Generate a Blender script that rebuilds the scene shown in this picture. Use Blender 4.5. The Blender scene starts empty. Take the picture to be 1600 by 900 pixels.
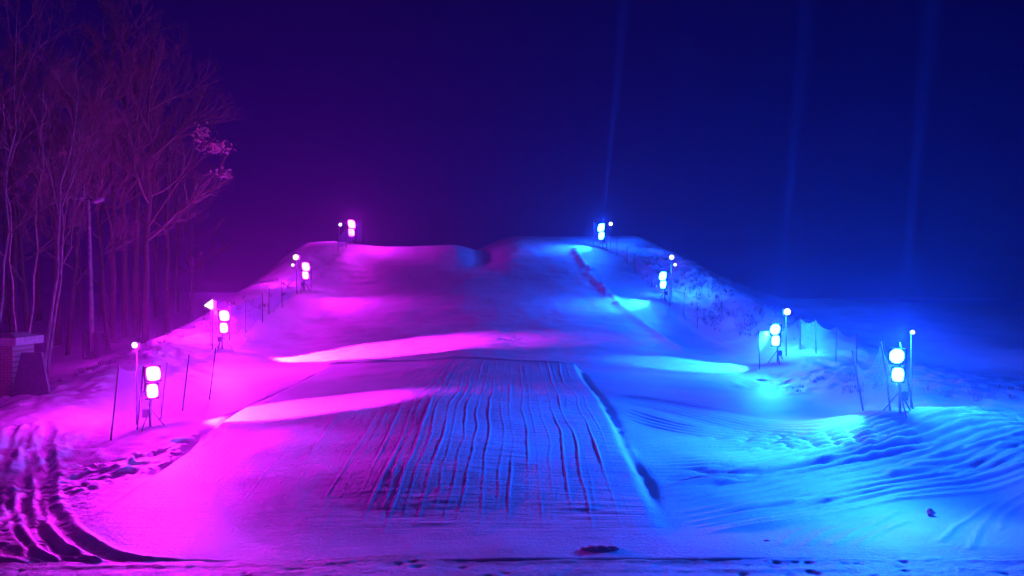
import bpy, bmesh, math, random
import numpy as np
from mathutils import Vector, Matrix, Quaternion

R = math.radians
scene = bpy.context.scene
COL = scene.collection
random.seed(7)

# ------------------------------------------------------------------ camera, sky, exposure
CAM_H = 4.3
FPX = 1200.0                       # focal length in pixels of the 1600 px wide photograph
cam_d = bpy.data.cameras.new("camera")
cam_d.sensor_width = 36.0
cam_d.lens = 36.0 * FPX / 1600.0
cam_d.clip_start = 0.1
cam_d.clip_end = 2000.0
cam = bpy.data.objects.new("camera", cam_d)
cam.location = (0, 0, CAM_H)
cam.rotation_euler = (R(90), 0, 0)
COL.objects.link(cam)
scene.camera = cam

world = bpy.data.worlds.new("World")
scene.world = world
world.use_nodes = True
wn = world.node_tree
wn.nodes.clear()
w_out = wn.nodes.new("ShaderNodeOutputWorld")
w_bg = wn.nodes.new("ShaderNodeBackground")
w_sky = wn.nodes.new("ShaderNodeTexSky")
w_sky.sky_type = 'NISHITA'
w_sky.sun_disc = False
w_sky.sun_elevation = R(12)
w_sky.sun_rotation = R(150)
w_mul = wn.nodes.new("ShaderNodeMixRGB")
w_mul.blend_type = 'MULTIPLY'
w_mul.inputs[0].default_value = 1.0
w_mul.inputs[2].default_value = (0.0, 0.0, 1.0, 1)      # deep ultramarine night
wn.links.new(w_sky.outputs[0], w_mul.inputs[1])
wn.links.new(w_mul.outputs[0], w_bg.inputs[0])
w_bg.inputs[1].default_value = 0.018
wn.links.new(w_bg.outputs[0], w_out.inputs[0])

scene.view_settings.view_transform = 'Standard'
scene.view_settings.look = 'None'
scene.view_settings.exposure = -0.5
scene.view_settings.gamma = 1.0
scene.view_settings.use_curve_mapping = False
scene.cycles.use_denoising = True
scene.cycles.max_bounces = 6
scene.cycles.diffuse_bounces = 2
scene.cycles.glossy_bounces = 2
scene.cycles.volume_bounces = 1
scene.cycles.transparent_max_bounces = 12
scene.cycles.sample_clamp_indirect = 6.0
scene.cycles.caustics_reflective = False
scene.cycles.caustics_refractive = False

MAGENTA = (0.80, 0.012, 1.0)
BLUE = (0.005, 0.088, 1.0)
HAZE_DENSITY = 0.0023

# ------------------------------------------------------------------ helpers
def tag(o, label=None, cat=None, group=None, kind=None):
    if label: o["label"] = label
    if cat: o["category"] = cat
    if group: o["group"] = group
    if kind: o["kind"] = kind
    return o

def empty(name, loc, rz=0.0):
    o = bpy.data.objects.new(name, None)
    o.empty_display_size = 0.3
    COL.objects.link(o)
    o.location = loc
    o.rotation_euler = (0, 0, rz)
    return o

def mesh_obj(name, verts, faces, mat, parent=None, smooth=False, uvs=None):
    me = bpy.data.meshes.new(name)
    me.from_pydata([tuple(v) for v in verts], [], faces)
    if uvs is not None:
        uvl = me.uv_layers.new(name="UVMap")
        for p in me.polygons:
            for li in p.loop_indices:
                uvl.data[li].uv = uvs[me.loops[li].vertex_index]
    me.materials.append(mat)
    if smooth:
        me.polygons.foreach_set("use_smooth", [True] * len(me.polygons))
    me.update()
    o = bpy.data.objects.new(name, me)
    COL.objects.link(o)
    if parent: o.parent = parent
    return o

class MB:
    """collects primitives of one part"""
    def __init__(self): self.v = []; self.f = []
    def add(self, vs, fs):
        n = len(self.v)
        self.v += [tuple(v) for v in vs]
        self.f += [tuple(i + n for i in f) for f in fs]
    def box(self, c, s, M=None, bevel=0.0):
        bm = bmesh.new()
        bmesh.ops.create_cube(bm, size=1)
        for v in bm.verts: v.co = Vector((v.co.x * s[0], v.co.y * s[1], v.co.z * s[2]))
        if bevel > 0:
            bmesh.ops.bevel(bm, geom=list(bm.edges), offset=bevel, segments=2, affect='EDGES', profile=0.5)
        T = Matrix.Translation(Vector(c))
        if M is not None: T = M @ T
        bm.verts.index_update()
        self.add([T @ v.co for v in bm.verts], [[v.index for v in f.verts] for f in bm.faces])
        bm.free()
    def tube(self, pts, radii, n=8, cap=True):
        pts = [Vector(p) for p in pts]
        vs = []; fs = []
        up = Vector((0.123, 0.97, 0.21)).normalized()
        for i, p in enumerate(pts):
            a = pts[max(0, i - 1)]; b = pts[min(len(pts) - 1, i + 1)]
            t = (b - a).normalized()
            s = t.cross(up)
            if s.length < 1e-3: s = t.cross(Vector((1, 0, 0)))
            s.normalize(); q = t.cross(s)
            r = radii[i] if hasattr(radii, '__len__') else radii
            for k in range(n):
                an = 2 * math.pi * k / n
                vs.append(p + s * (math.cos(an) * r) + q * (math.sin(an) * r))
        for i in range(len(pts) - 1):
            for k in range(n):
                k2 = (k + 1) % n
                fs.append((i * n + k, i * n + k2, (i + 1) * n + k2, (i + 1) * n + k))
        if cap:
            fs.append(tuple(range(n - 1, -1, -1)))
            m = (len(pts) - 1) * n
            fs.append(tuple(range(m, m + n)))
        self.add(vs, fs)
    def build(self, name, mat, parent=None, smooth=False):
        return mesh_obj(name, self.v, self.f, mat, parent, smooth)

def copy_tree(o, parent=None):
    c = o.copy()
    COL.objects.link(c)
    c.parent = parent
    for ch in list(o.children):
        copy_tree(ch, c)
    return c

# ------------------------------------------------------------------ materials
def new_mat(name):
    m = bpy.data.materials.new(name)
    m.use_nodes = True
    nt = m.node_tree
    bsdf = nt.nodes["Principled BSDF"]
    return m, nt, bsdf

def simple(name, col, rough=0.6, metal=0.0, var=0.25, scale=6.0, bump=0.0):
    m, nt, b = new_mat(name)
    tc = nt.nodes.new("ShaderNodeTexCoord")
    no = nt.nodes.new("ShaderNodeTexNoise")
    no.inputs["Scale"].default_value = scale
    no.inputs["Detail"].default_value = 5
    nt.links.new(tc.outputs["Object"], no.inputs["Vector"])
    ra = nt.nodes.new("ShaderNodeValToRGB")
    ra.color_ramp.elements[0].position = 0.3
    ra.color_ramp.elements[1].position = 0.7
    ra.color_ramp.elements[0].color = tuple(c * (1 - var) for c in col) + (1,)
    ra.color_ramp.elements[1].color = tuple(min(1, c * (1 + var)) for c in col) + (1,)
    nt.links.new(no.outputs["Fac"], ra.inputs["Fac"])
    nt.links.new(ra.outputs["Color"], b.inputs["Base Color"])
    b.inputs["Roughness"].default_value = rough
    b.inputs["Metallic"].default_value = metal
    if bump > 0:
        bp = nt.nodes.new("ShaderNodeBump")
        bp.inputs["Strength"].default_value = bump
        bp.inputs["Distance"].default_value = 0.02
        nt.links.new(no.outputs["Fac"], bp.inputs["Height"])
        nt.links.new(bp.outputs["Normal"], b.inputs["Normal"])
    return m

def emit(name, col, strength):
    m = bpy.data.materials.new(name)
    m.use_nodes = True
    nt = m.node_tree
    nt.nodes.clear()
    o = nt.nodes.new("ShaderNodeOutputMaterial")
    e = nt.nodes.new("ShaderNodeEmission")
    e.inputs[0].default_value = tuple(col) + (1,)
    e.inputs[1].default_value = strength
    nt.links.new(e.outputs[0], o.inputs[0])
    return m

def snow_material(name, ripple=True):
    m, nt, b = new_mat(name)
    N = nt.nodes.new; L = nt.links.new
    tc = N("ShaderNodeTexCoord")
    # colour: clean snow to trodden, dirty snow; its brown also stands in for warm light
    at = N("ShaderNodeAttribute"); at.attribute_name = "dirt"
    n1 = N("ShaderNodeTexNoise"); n1.inputs["Scale"].default_value = 2.3; n1.inputs["Detail"].default_value = 8
    n1.inputs["Roughness"].default_value = 0.65
    L(tc.outputs["Object"], n1.inputs["Vector"])
    add = N("ShaderNodeMath"); add.operation = 'ADD'
    sc = N("ShaderNodeMath"); sc.operation = 'MULTIPLY_ADD'
    sc.inputs[1].default_value = 1.6; sc.inputs[2].default_value = -0.8
    L(n1.outputs["Fac"], sc.inputs[0])
    mm = N("ShaderNodeMath"); mm.operation = 'MULTIPLY'
    L(sc.outputs[0], mm.inputs[0]); L(at.outputs["Fac"], mm.inputs[1])
    L(at.outputs["Fac"], add.inputs[0]); L(mm.outputs[0], add.inputs[1]); add.use_clamp = True
    clean = N("ShaderNodeValToRGB")
    clean.color_ramp.elements[0].position = 0.25; clean.color_ramp.elements[0].color = (0.70, 0.72, 0.75, 1)
    clean.color_ramp.elements[1].position = 0.75; clean.color_ramp.elements[1].color = (0.86, 0.87, 0.89, 1)
    n2 = N("ShaderNodeTexNoise"); n2.inputs["Scale"].default_value = 0.7; n2.inputs["Detail"].default_value = 6
    L(tc.outputs["Object"], n2.inputs["Vector"]); L(n2.outputs["Fac"], clean.inputs["Fac"])
    dirt = N("ShaderNodeValToRGB")
    dirt.color_ramp.elements[0].position = 0.3; dirt.color_ramp.elements[0].color = (0.12, 0.075, 0.05, 1)
    dirt.color_ramp.elements[1].position = 0.7; dirt.color_ramp.elements[1].color = (0.50, 0.36, 0.27, 1)
    n3 = N("ShaderNodeTexNoise"); n3.inputs["Scale"].default_value = 5.0; n3.inputs["Detail"].default_value = 6
    L(tc.outputs["Object"], n3.inputs["Vector"]); L(n3.outputs["Fac"], dirt.inputs["Fac"])
    mix = N("ShaderNodeMixRGB")
    L(add.outputs[0], mix.inputs[0]); L(clean.outputs[0], mix.inputs[1]); L(dirt.outputs[0], mix.inputs[2])
    L(mix.outputs[0], b.inputs["Base Color"])
    b.inputs["Roughness"].default_value = 0.55
    b.inputs["Specular IOR Level"].default_value = 0.25
    # crystals and clods
    f1 = N("ShaderNodeTexNoise"); f1.inputs["Scale"].default_value = 14.0; f1.inputs["Detail"].default_value = 8
    f1.inputs["Roughness"].default_value = 0.7
    L(tc.outputs["Object"], f1.inputs["Vector"])
    bp = N("ShaderNodeBump"); bp.inputs["Strength"].default_value = 0.75; bp.inputs["Distance"].default_value = 0.035
    L(f1.outputs["Fac"], bp.inputs["Height"])
    if ripple:
        # fine ribs left across the groomed strip by the tiller
        ga = N("ShaderNodeAttribute"); ga.attribute_name = "groom"
        mp = N("ShaderNodeMapping"); mp.inputs["Scale"].default_value = (0.9, 9.0, 1.0)
        L(tc.outputs["Object"], mp.inputs["Vector"])
        rn = N("ShaderNodeTexNoise"); rn.inputs["Scale"].default_value = 1.0; rn.inputs["Detail"].default_value = 3
        L(mp.outputs[0], rn.inputs["Vector"])
        gm = N("ShaderNodeMath"); gm.operation = 'MULTIPLY'
        L(rn.outputs["Fac"], gm.inputs[0]); L(ga.outputs["Fac"], gm.inputs[1])
        b2 = N("ShaderNodeBump"); b2.inputs["Strength"].default_value = 0.9; b2.inputs["Distance"].default_value = 0.05
        L(gm.outputs[0], b2.inputs["Height"]); L(bp.outputs["Normal"], b2.inputs["Normal"])
        L(b2.outputs["Normal"], b.inputs["Normal"])
    else:
        L(bp.outputs["Normal"], b.inputs["Normal"])
    return m

def net_material(name, col, cell=0.05, cord=0.17):
    m = bpy.data.materials.new(name)
    m.use_nodes = True
    nt = m.node_tree; nt.nodes.clear()
    N = nt.nodes.new; L = nt.links.new
    out = N("ShaderNodeOutputMaterial")
    uv = N("ShaderNodeUVMap"); uv.uv_map = "UVMap"
    sep = N("ShaderNodeSeparateXYZ"); L(uv.outputs[0], sep.inputs[0])
    masks = []
    for i in (0, 1):
        d = N("ShaderNodeMath"); d.operation = 'DIVIDE'; d.inputs[1].default_value = cell
        L(sep.outputs[i], d.inputs[0])
        fr = N("ShaderNodeMath"); fr.operation = 'FRACT'; L(d.outputs[0], fr.inputs[0])
        lt = N("ShaderNodeMath"); lt.operation = 'LESS_THAN'; lt.inputs[1].default_value = cord
        L(fr.outputs[0], lt.inputs[0]); masks.append(lt)
    mx = N("ShaderNodeMath"); mx.operation = 'MAXIMUM'
    L(masks[0].outputs[0], mx.inputs[0]); L(masks[1].outputs[0], mx.inputs[1])
    tr = N("ShaderNodeBsdfTransparent")
    df = N("ShaderNodeBsdfDiffuse"); df.inputs[0].default_value = tuple(col) + (1,)
    tl = N("ShaderNodeBsdfTranslucent"); tl.inputs[0].default_value = tuple(col) + (1,)
    ms = N("ShaderNodeMixShader"); ms.inputs[0].default_value = 0.45
    L(df.outputs[0], ms.inputs[1]); L(tl.outputs[0], ms.inputs[2])
    fin = N("ShaderNodeMixShader")
    L(mx.outputs[0], fin.inputs[0]); L(tr.outputs[0], fin.inputs[1]); L(ms.outputs[0], fin.inputs[2])
    L(fin.outputs[0], out.inputs[0])
    return m

def brick_material():
    m, nt, b = new_mat("brick")
    N = nt.nodes.new; L = nt.links.new
    tc = N("ShaderNodeTexCoord")
    mp = N("ShaderNodeMapping"); mp.inputs["Rotation"].default_value = (R(90), 0, 0)
    L(tc.outputs["Object"], mp.inputs["Vector"])
    br = N("ShaderNodeTexBrick")
    br.inputs["Color1"].default_value = (0.16, 0.08, 0.07, 1)
    br.inputs["Color2"].default_value = (0.20, 0.11, 0.09, 1)
    br.inputs["Mortar"].default_value = (0.24, 0.22, 0.2, 1)
    br.inputs["Scale"].default_value = 1.0
    br.inputs["Brick Width"].default_value = 0.24; br.inputs["Row Height"].default_value = 0.085
    br.inputs["Mortar Size"].default_value = 0.008
    L(mp.outputs[0], br.inputs["Vector"]); L(br.outputs["Color"], b.inputs["Base Color"])
    bp = N("ShaderNodeBump"); bp.inputs["Strength"].default_value = 0.5; bp.inputs["Distance"].default_value = 0.01
    bp.invert = True
    L(br.outputs["Fac"], bp.inputs["Height"]); L(bp.outputs["Normal"], b.inputs["Normal"])
    b.inputs["Roughness"].default_value = 0.85
    return m

M_SNOW = snow_material("snow")
M_ROAD = snow_material("road_snow", ripple=False)
M_STEEL = simple("dark_steel", (0.08, 0.08, 0.09), 0.45, 0.7)
M_GALV = simple("galvanised_steel", (0.42, 0.43, 0.45), 0.5, 0.4)
M_BLACK = simple("black_housing", (0.03, 0.03, 0.035), 0.5)
M_POLE = simple("net_pole", (0.02, 0.02, 0.022), 0.5)
M_BARK = simple("bark", (0.11, 0.085, 0.07), 0.9, var=0.4, scale=9, bump=0.5)
M_TWIG = simple("twig_bark", (0.24, 0.18, 0.15), 0.9, var=0.3)
M_BIRCH = simple("birch_bark", (0.26, 0.235, 0.22), 0.8, var=0.5, scale=4)
M_LEAF = simple("dead_leaf", (0.62, 0.42, 0.40), 0.8)
M_BRUSH = simple("dry_brush", (0.16, 0.11, 0.07), 0.9)
M_CAP = simple("cap_stone", (0.36, 0.34, 0.32), 0.8, bump=0.3)
M_TARP = simple("dark_board", (0.06, 0.06, 0.08), 0.6)
M_PAD = simple("post_pad", (0.05, 0.05, 0.07), 0.6)
M_WOOD = simple("weathered_post", (0.58, 0.50, 0.44), 0.8, var=0.35, scale=5, bump=0.3)
M_NETL = net_material("fence_net", (0.30, 0.22, 0.75), .05, .22)
M_NETR = net_material("fence_net_pale", (0.45, 0.65, 0.85))
M_LENS_M = emit("magenta_lens", (1.0, 0.014, 0.95), 140)
M_LENS_B = emit("blue_lens", (0.010, 0.12, 1.0), 170)
M_WHITE = emit("white_lamp", (1.0, 0.94, 1.0), 4)
M_WARM = emit("warm_lamp", (1.0, 0.93, 0.62), 3)

# ------------------------------------------------------------------ terrain
def vnoise(x, y, seed=0):
    xi = np.floor(x).astype(np.int64); yi = np.floor(y).astype(np.int64)
    fx = x - xi; fy = y - yi
    fx = fx * fx * (3 - 2 * fx); fy = fy * fy * (3 - 2 * fy)
    def h(a, b):
        n = (a * 374761393 + b * 668265263 + seed * 982451653) & 0xFFFFFFFF
        n = ((n ^ (n >> 13)) * 1274126177) & 0xFFFFFFFF
        n = n ^ (n >> 16)
        return (n & 0xFFFF) / 65535.0
    return ((h(xi, yi) * (1 - fx) + h(xi + 1, yi) * fx) * (1 - fy)
            + (h(xi, yi + 1) * (1 - fx) + h(xi + 1, yi + 1) * fx) * fy) * 2 - 1

def fbm(x, y, oct=4, seed=0, gain=0.5):
    s = 0; a = 1.0
    for k in range(oct):
        s = s + a * vnoise(x * 2 ** k, y * 2 ** k, seed + k * 17); a *= gain
    return s

def cell_noise(x, y, seed=0):
    """height of the nearest of a set of jittered cells, and distance to it"""
    xi = np.floor(x).astype(np.int64); yi = np.floor(y).astype(np.int64)
    best = np.full(x.shape, 9.0); val = np.zeros(x.shape)
    for dx in (-1, 0, 1):
        for dy in (-1, 0, 1):
            a = xi + dx; b = yi + dy
            def h(s):
                n = (a * 374761393 + b * 668265263 + (seed + s) * 982451653) & 0xFFFFFFFF
                n = ((n ^ (n >> 13)) * 1274126177) & 0xFFFFFFFF
                return ((n ^ (n >> 16)) & 0xFFFF) / 65535.0
            d = np.hypot(a + h(1) - x, b + h(2) - y)
            m = d < best
            best = np.where(m, d, best); val = np.where(m, h(3), val)
    return val, best

def sstep(a, b, v):
    t = np.clip((v - a) / (b - a), 0, 1)
    return t * t * (3 - 2 * t)

_ty = np.arange(-60, 400, 0.1)
def table(ys, zs, sigma):
    t = np.interp(_ty, ys, zs)
    k = np.arange(-40, 41) * 0.1
    g = np.exp(-0.5 * (k / sigma) ** 2); g /= g.sum()
    return np.convolve(np.pad(t, 40, mode='edge'), g, mode='valid')
T_B = table([0, 12, 13.5, 15, 17, 20, 22, 26, 32, 36, 40, 44, 47, 52, 56, 60, 64, 67, 72, 90, 140],
            [0, 0, .04, .15, .38, .70, .83, .88, .95, 1.3, 1.85, 2.75, 3.6, 5.2, 6.45, 7.6, 8.5, 8.85, 8.5, 5, 2], 0.7)
T_H = table([12.4, 14, 16, 18.1, 22, 29, 31.6, 40], [0, .03, .07, .11, .14, .15, .22, .2], 0.4)
T_BL = table([18, 24, 30, 36, 44, 50, 60], [.1, .2, .55, 1.0, 1.25, .5, .2], 1.0)
T_BR = table([20, 28, 34, 40, 46, 52, 60], [0, .2, .45, .9, .9, .3, .0], 1.0)
T_TER = table([34, 40, 43.2, 44.3, 48, 51, 53, 56], [0, -.06, -.15, .05, .05, 0, .0, 0], 0.5)
def tab(t, y): return np.interp(y, _ty, t)

EDGE_L = ([10, 20, 34, 47, 60, 80], [-10, -10, -12.8, -12.7, -12.65, -12.6])
EDGE_R = ([10, 20, 34, 47, 60, 80], [14, 12, 11.8, 9.3, 7.1, 5])
LIGHTS_L = [(-9.42, 20.0), (-12.83, 34.0), (-12.73, 47.0), (-12.65, 60.0)]
LIGHTS_R = [(10.1, 20.0), (11.75, 34.0), (9.35, 47.0), (7.1, 60.0)]
MOUNDS = [(-9.42, 20.0, .1, 1.6), (-12.8, 34.0, .35, 1.8), (-12.7, 47, .35, 1.6), (-12.65, 60, .2, 2),
          (10.3, 20.2, .88, 1.7), (11.3, 34.0, .1, 1.8), (9.3, 47, .35, 1.6), (7.1, 60, .2, 1.6)]
LANE_L, LANE_R, LANE_END = -7.55, 2.45, 31.6

def base_z(x, y):
    x = np.asarray(x, float); y = np.asarray(y, float)
    B = tab(T_B, y)
    left = sstep(-0.5, -3.5, x)
    B = B + tab(T_TER, y) * left * sstep(-14, -12, x)
    B = B - 1.6 * sstep(60, 65, y) * sstep(-1.5, -4.5, x)
    B = B - .8 * np.exp(-((x + 2.1) / 1.5) ** 2) * sstep(50, 58, y) * sstep(75, 62, y)
    eL = np.interp(y, *EDGE_L); eR = np.interp(y, *EDGE_R)
    u = eL - x
    t = sstep(3.2, 10, u)
    gl = np.interp(y, [0, 20, 30, 40, 60, 90, 200], [.1, .35, .5, .7, 1.4, 2, 2])
    z = (B + tab(T_BL, y) * np.exp(-((u - 2.6) / 1.9) ** 2)) * (1 - t) + gl * t
    u = x - eR
    t = sstep(4, 11, u)
    gr = np.interp(y, [0, 15, 22, 28, 38, 45, 52, 60, 80, 120, 200], [.05, .2, .6, .9, 2.0, 3.1, 3.6, 3.3, 2.9, 2.0, 1.5]) - .06 * np.clip(x - 22, 0, 40)
    z2 = (z + tab(T_BR, y) * np.exp(-((u - 3.6) / 2.0) ** 2)) * (1 - t) + gr * t
    z = np.where(u > 0, z2, z)
    for (mx, my, mh, mr) in MOUNDS:
        if mh: z = z + mh * np.exp(-(((x - mx) / (mr * 1.3)) ** 2 + ((y - my) / mr) ** 2))
    # added crown: the two halves tilt gently apart to separate the light colours
    cw = sstep(12.6, 16, y) * sstep(66, 58, y) * sstep(-13, -10, x) * sstep(13, 10, x)
    z = z + cw * (0.24 - 0.062 * (np.sqrt((x + 2.1) ** 2 + .3) - .55))
    # raised groomed strip in the middle of the run-out
    end = LANE_END + 0.06 * vnoise(x * 0.7, x * 0 + 3.3, 5)
    wob = 0.10 * vnoise(y * 0.5, y * 0 + 1.7, 8) + 0.04 * vnoise(y * 1.9, y * 0, 9)
    m = sstep(LANE_L - 0.22, LANE_L + 0.05, x + wob) * sstep(LANE_R + 0.42, LANE_R + 0.02, x + wob)
    m = m * np.where(y < end, 1.0, sstep(end + 0.12, end, y))
    z = z + tab(T_H, y) * m
    return z

def P(px, py, far=110.0):
    """point of the ground seen at a pixel of the photograph"""
    ys = np.arange(6, far, 0.05)
    xs = (px - 800) / FPX * ys
    zs = CAM_H + (450 - py) / FPX * ys
    g = base_z(xs, ys)
    k = np.argmax(zs < g)
    if not (zs < g).any(): k = len(ys) - 1
    return float(xs[k]), float(ys[k])

def gz(x, y): return float(base_z(np.array([x]), np.array([y]))[0])

def smooth_poly(pts, n=8):
    p = [np.array(q, float) for q in pts]
    p = [2 * p[0] - p[1]] + p + [2 * p[-1] - p[-2]]
    out = []
    for i in range(1, len(p) - 2):
        for k in range(n):
            t = k / n
            out.append(0.5 * ((2 * p[i]) + (-p[i - 1] + p[i + 1]) * t + (2 * p[i - 1] - 5 * p[i] + 4 * p[i + 1] - p[i + 2]) * t * t
                              + (-p[i - 1] + 3 * p[i] - 3 * p[i + 1] + p[i + 2]) * t ** 3))
    out.append(p[-2])
    return np.array(out)

def along(X, Y, pts, reach):
    """signed offset and 0..1 parameter along a polyline for the vertices within reach"""
    x0, y0 = pts.min(0) - reach; x1, y1 = pts.max(0) + reach
    idx = np.nonzero((X > x0) & (X < x1) & (Y > y0) & (Y < y1))[0]
    xx = X[idx]; yy = Y[idx]
    best = np.full(len(idx), 1e9); off = np.zeros(len(idx)); par = np.zeros(len(idx))
    n = len(pts) - 1
    for i in range(n):
        a = pts[i]; d = pts[i + 1] - a
        L2 = d @ d
        if L2 < 1e-9: continue
        t = ((xx - a[0]) * d[0] + (yy - a[1]) * d[1]) / L2
        tc = np.clip(t, 0, 1)
        ex = xx - a[0] - d[0] * tc; ey = yy - a[1] - d[1] * tc
        dist = np.hypot(ex, ey)
        sg = np.sign(d[0] * (yy - a[1]) - d[1] * (xx - a[0]))
        m = dist < best
        best = np.where(m, dist, best); off = np.where(m, dist * sg, off); par = np.where(m, (i + tc) / n, par)
    k = best < reach
    return idx[k], off[k], par[k]

def axis(fine0, fine1, step, lo, hi, grow=1.18):
    a = list(np.arange(fine0, fine1, step))
    s = step; v = fine1
    while v < hi: a.append(v); s = min(s * grow, 40); v += s
    a.append(hi)
    s = step; v = fine0; b = []
    while True:
        s = min(s * grow, 40); v -= s
        if v < lo: break
        b.append(v)
    b.append(lo)
    return np.array(b[::-1] + a)

def rows():
    r = [-40, -25, -12, -4, 2, 6, 9, 10.5]
    v = 11.0
    while v < 76: r.append(v); v += v * (0.0017 if v < 24.5 else 0.0034)
    r += list(np.arange(LANE_END - .5, LANE_END + .4, .035)); r = sorted(r)
    s = 0.4
    while v < 420: r.append(v); s = min(s * 1.15, 30); v += s
    return np.array(r)

def build_ground():
    xs = axis(-18.0, 17.0, 0.056, -330, 330)
    xs = np.concatenate([xs[xs < LANE_L - .3], np.arange(LANE_L - .3, LANE_R + .5, .022), xs[xs > LANE_R + .52]])
    ys = rows()
    X, Y = np.meshgrid(xs, ys)
    sh = X.shape
    X = X.ravel(); Y = Y.ravel()
    Z = base_z(X, Y)
    dirt = np.zeros_like(Z)
    eL = np.interp(Y, *EDGE_L); eR = np.interp(Y, *EDGE_R)
    piste = sstep(eL - 0.5, eL + 1.5, X) * sstep(eR + 0.5, eR - 1.5, X)
    lane = sstep(LANE_L - .1, LANE_L + .2, X) * sstep(LANE_R + .3, LANE_R, X) * (Y < LANE_END) * sstep(12.5, 14.5, Y)
    Z += (.018 * fbm(X * .22, Y * 2.0, 2, 55) + .022 * fbm(X * 1.3, Y * 1.6, 3, 56)) * piste * sstep(31.7, 34, Y)
    # wind-rolled snow, rougher off the piste
    Z += 0.05 * fbm(X * 0.28, Y * 0.28, 3, 3)
    Z += (0.010 + 0.035 * (1 - piste)) * fbm(X * 0.9, Y * 0.9, 4, 21)
    off = 1 - sstep(-.2, .3, lane + piste * 0.9)
    Z += 0.025 * off * fbm(X * 2.6, Y * 2.6, 3, 31)
    groom = lane * (0.22 + .55 * sstep(-4.5, -1.5, X)) + 0.2 * piste
    # tracks left by the groomer along the strip: narrow berms
    rs = random.Random(4)
    x = LANE_R - 0.3
    while x > LANE_L + 0.3:
        strong = min(1.0, max(.38, (x + 5.2) / 2.6))
        k = int((LANE_R - x) * 100)
        wob = 0.07 * vnoise(Y * 0.38, Y * 0, 39) + 0.05 * vnoise(Y * 0.22, Y * 0 + k, 40) + 0.03 * vnoise(Y * 1.0, Y * 0 + k, 41) 
        o = X - x - wob * (.5 + .5 * strong)
        amp = strong * rs.choice([.45, .7, .9, 1.25]) * np.clip(0.75 + 0.5 * vnoise(Y * 0.45, Y * 0 + k, 42), 0.1, 1.3)
        amp = amp * sstep(12.6, 15.8, Y) * sstep(LANE_END + .02, LANE_END - .1, Y)
        m = np.abs(o) < 0.35
        prof = np.exp(-(o / 0.02) ** 2) * 0.012 - np.exp(-((o + 0.05) / 0.03) ** 2) * 0.005 + np.clip(1 + o / .35, 0, 1) * (o < 0) * .006
        Z += np.where(m, amp * prof, 0)
        x -= rs.uniform(0.20, 0.36)
    # crumbled lip along the upper end of the strip
    Z += .07 * np.exp(-((Y - LANE_END + .07 - .06 * vnoise(X * 0.7, X * 0 + 3.3, 5)) / .05) ** 2) * np.clip(.8 + .5 * vnoise(X * 2.1, Y * 0, 44), 0, 1.4) * (X > LANE_L) * (X < LANE_R + .2)
    # ribs across the strip where the tiller skipped
    rib = np.clip(vnoise(X * 0.7, Y * 0.5, 60) - 0.0, 0, 1) * lane * sstep(-4, -1.5, X)
    Z += 0.016 * rib * vnoise(X * 1.6, Y * 7.5, 61)
    # trench along the right flank
    o = X - (LANE_R + 0.30) - 0.08 * vnoise(Y * 0.5, Y * 0 + 1.7, 8)
    Z -= (.07 + .03 * sstep(17, 21, Y)) * np.exp(-(o / 0.13) ** 2) * (1 + .4 * vnoise(X * 3, Y * 3, 45)) * sstep(14, 16, Y) * sstep(31.5, 30, Y)
    o = X - (LANE_L - 0.18)
    Z -= 0.12 * np.exp(-(o / 0.14) ** 2) * sstep(15, 18, Y) * sstep(31.5, 30, Y)
    # sweeping machine tracks, right of the strip, and berms higher on the run
    edge = np.where(X > -2, sstep(LANE_R + .4, LANE_R + 1.9, X), 1 - lane)
    def bundle(px, width, n, amp, seed=0, rough=0.22, taper=True):
        pts = smooth_poly([P(*q) for q in px])
        i, o, t = along(X, Y, pts, width * 0.6 + 0.3)
        w = sstep(width * 0.55 + .15, width * 0.5 - .1, np.abs(o))
        if taper: w = w * sstep(0, .06, t) * sstep(1, .94, t)
        ph = o / width * n * 2 * math.pi + 0.7 * vnoise(t * 5, t * 0 + seed, 70)
        c = np.cos(ph); c = np.minimum(c, .35) - .1
        var = np.clip(0.75 + rough * vnoise(t * 5 + o * 0.3, np.floor(o / width * n) + seed, 71), 0.05, 1.5)
        Z[i] += 2.0 * amp * c * w * var * edge[i]
    def berm(px, width, amp, seed=0, rough=0.3, freq=1.2):
        pts = smooth_poly([P(*q) for q in px])
        i, o, t = along(X, Y, pts, width * 3)
        L = np.hypot(*np.diff(pts, axis=0).T).sum()
        o = o + 0.05 * vnoise(t * L * 0.8, t * 0 + seed, 80)
        v = 0.7 + rough * vnoise(t * L * freq * .3, t * 0 + seed, 81) + 0.3 * rough * vnoise(t * L * freq, t * 0 + seed, 82)
        Z[i] += .5 * amp * np.exp(-(o / width) ** 2) * np.clip(v, 0, 2) * sstep(0, .05, t) * sstep(1, .93, t) * edge[i]
    bundle([(922, 614), (1010, 628), (1110, 648), (1200, 664), (1290, 668)], 2.0, 6, .035, 1)
    bundle([(955, 640), (1060, 668), (1160, 680), (1260, 682)], 1.2, 4, .04, 2)
    bundle([(962, 692), (1060, 694), (1160, 692), (1260, 686), (1380, 672)], .9, 4, .06, 3)
    bundle([(972, 728), (1060, 732), (1150, 728), (1250, 712), (1340, 690), (1430, 664)], 1.5, 7, .065, 4)
    bundle([(985, 755), (1080, 750), (1180, 738), (1280, 718)], .8, 3, .05, 5)
    bundle([(1010, 790), (1150, 768), (1300, 738), (1450, 700), (1600, 660)], 2.4, 9, .022, 6, taper=False)
    bundle([(1035, 820), (1200, 790), (1400, 750), (1600, 705)], 1.5, 7, .014, 7, taper=False)
    berm([(1000, 768), (1120, 750), (1250, 722), (1400, 690), (1600, 632)], .13, .26, 8)
    berm([(1210, 720), (1330, 697), (1480, 668), (1620, 640)], .11, .2, 13)
    berm([(1380, 742), (1480, 712), (1560, 690), (1640, 672)], .11, .2, 14)
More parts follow.
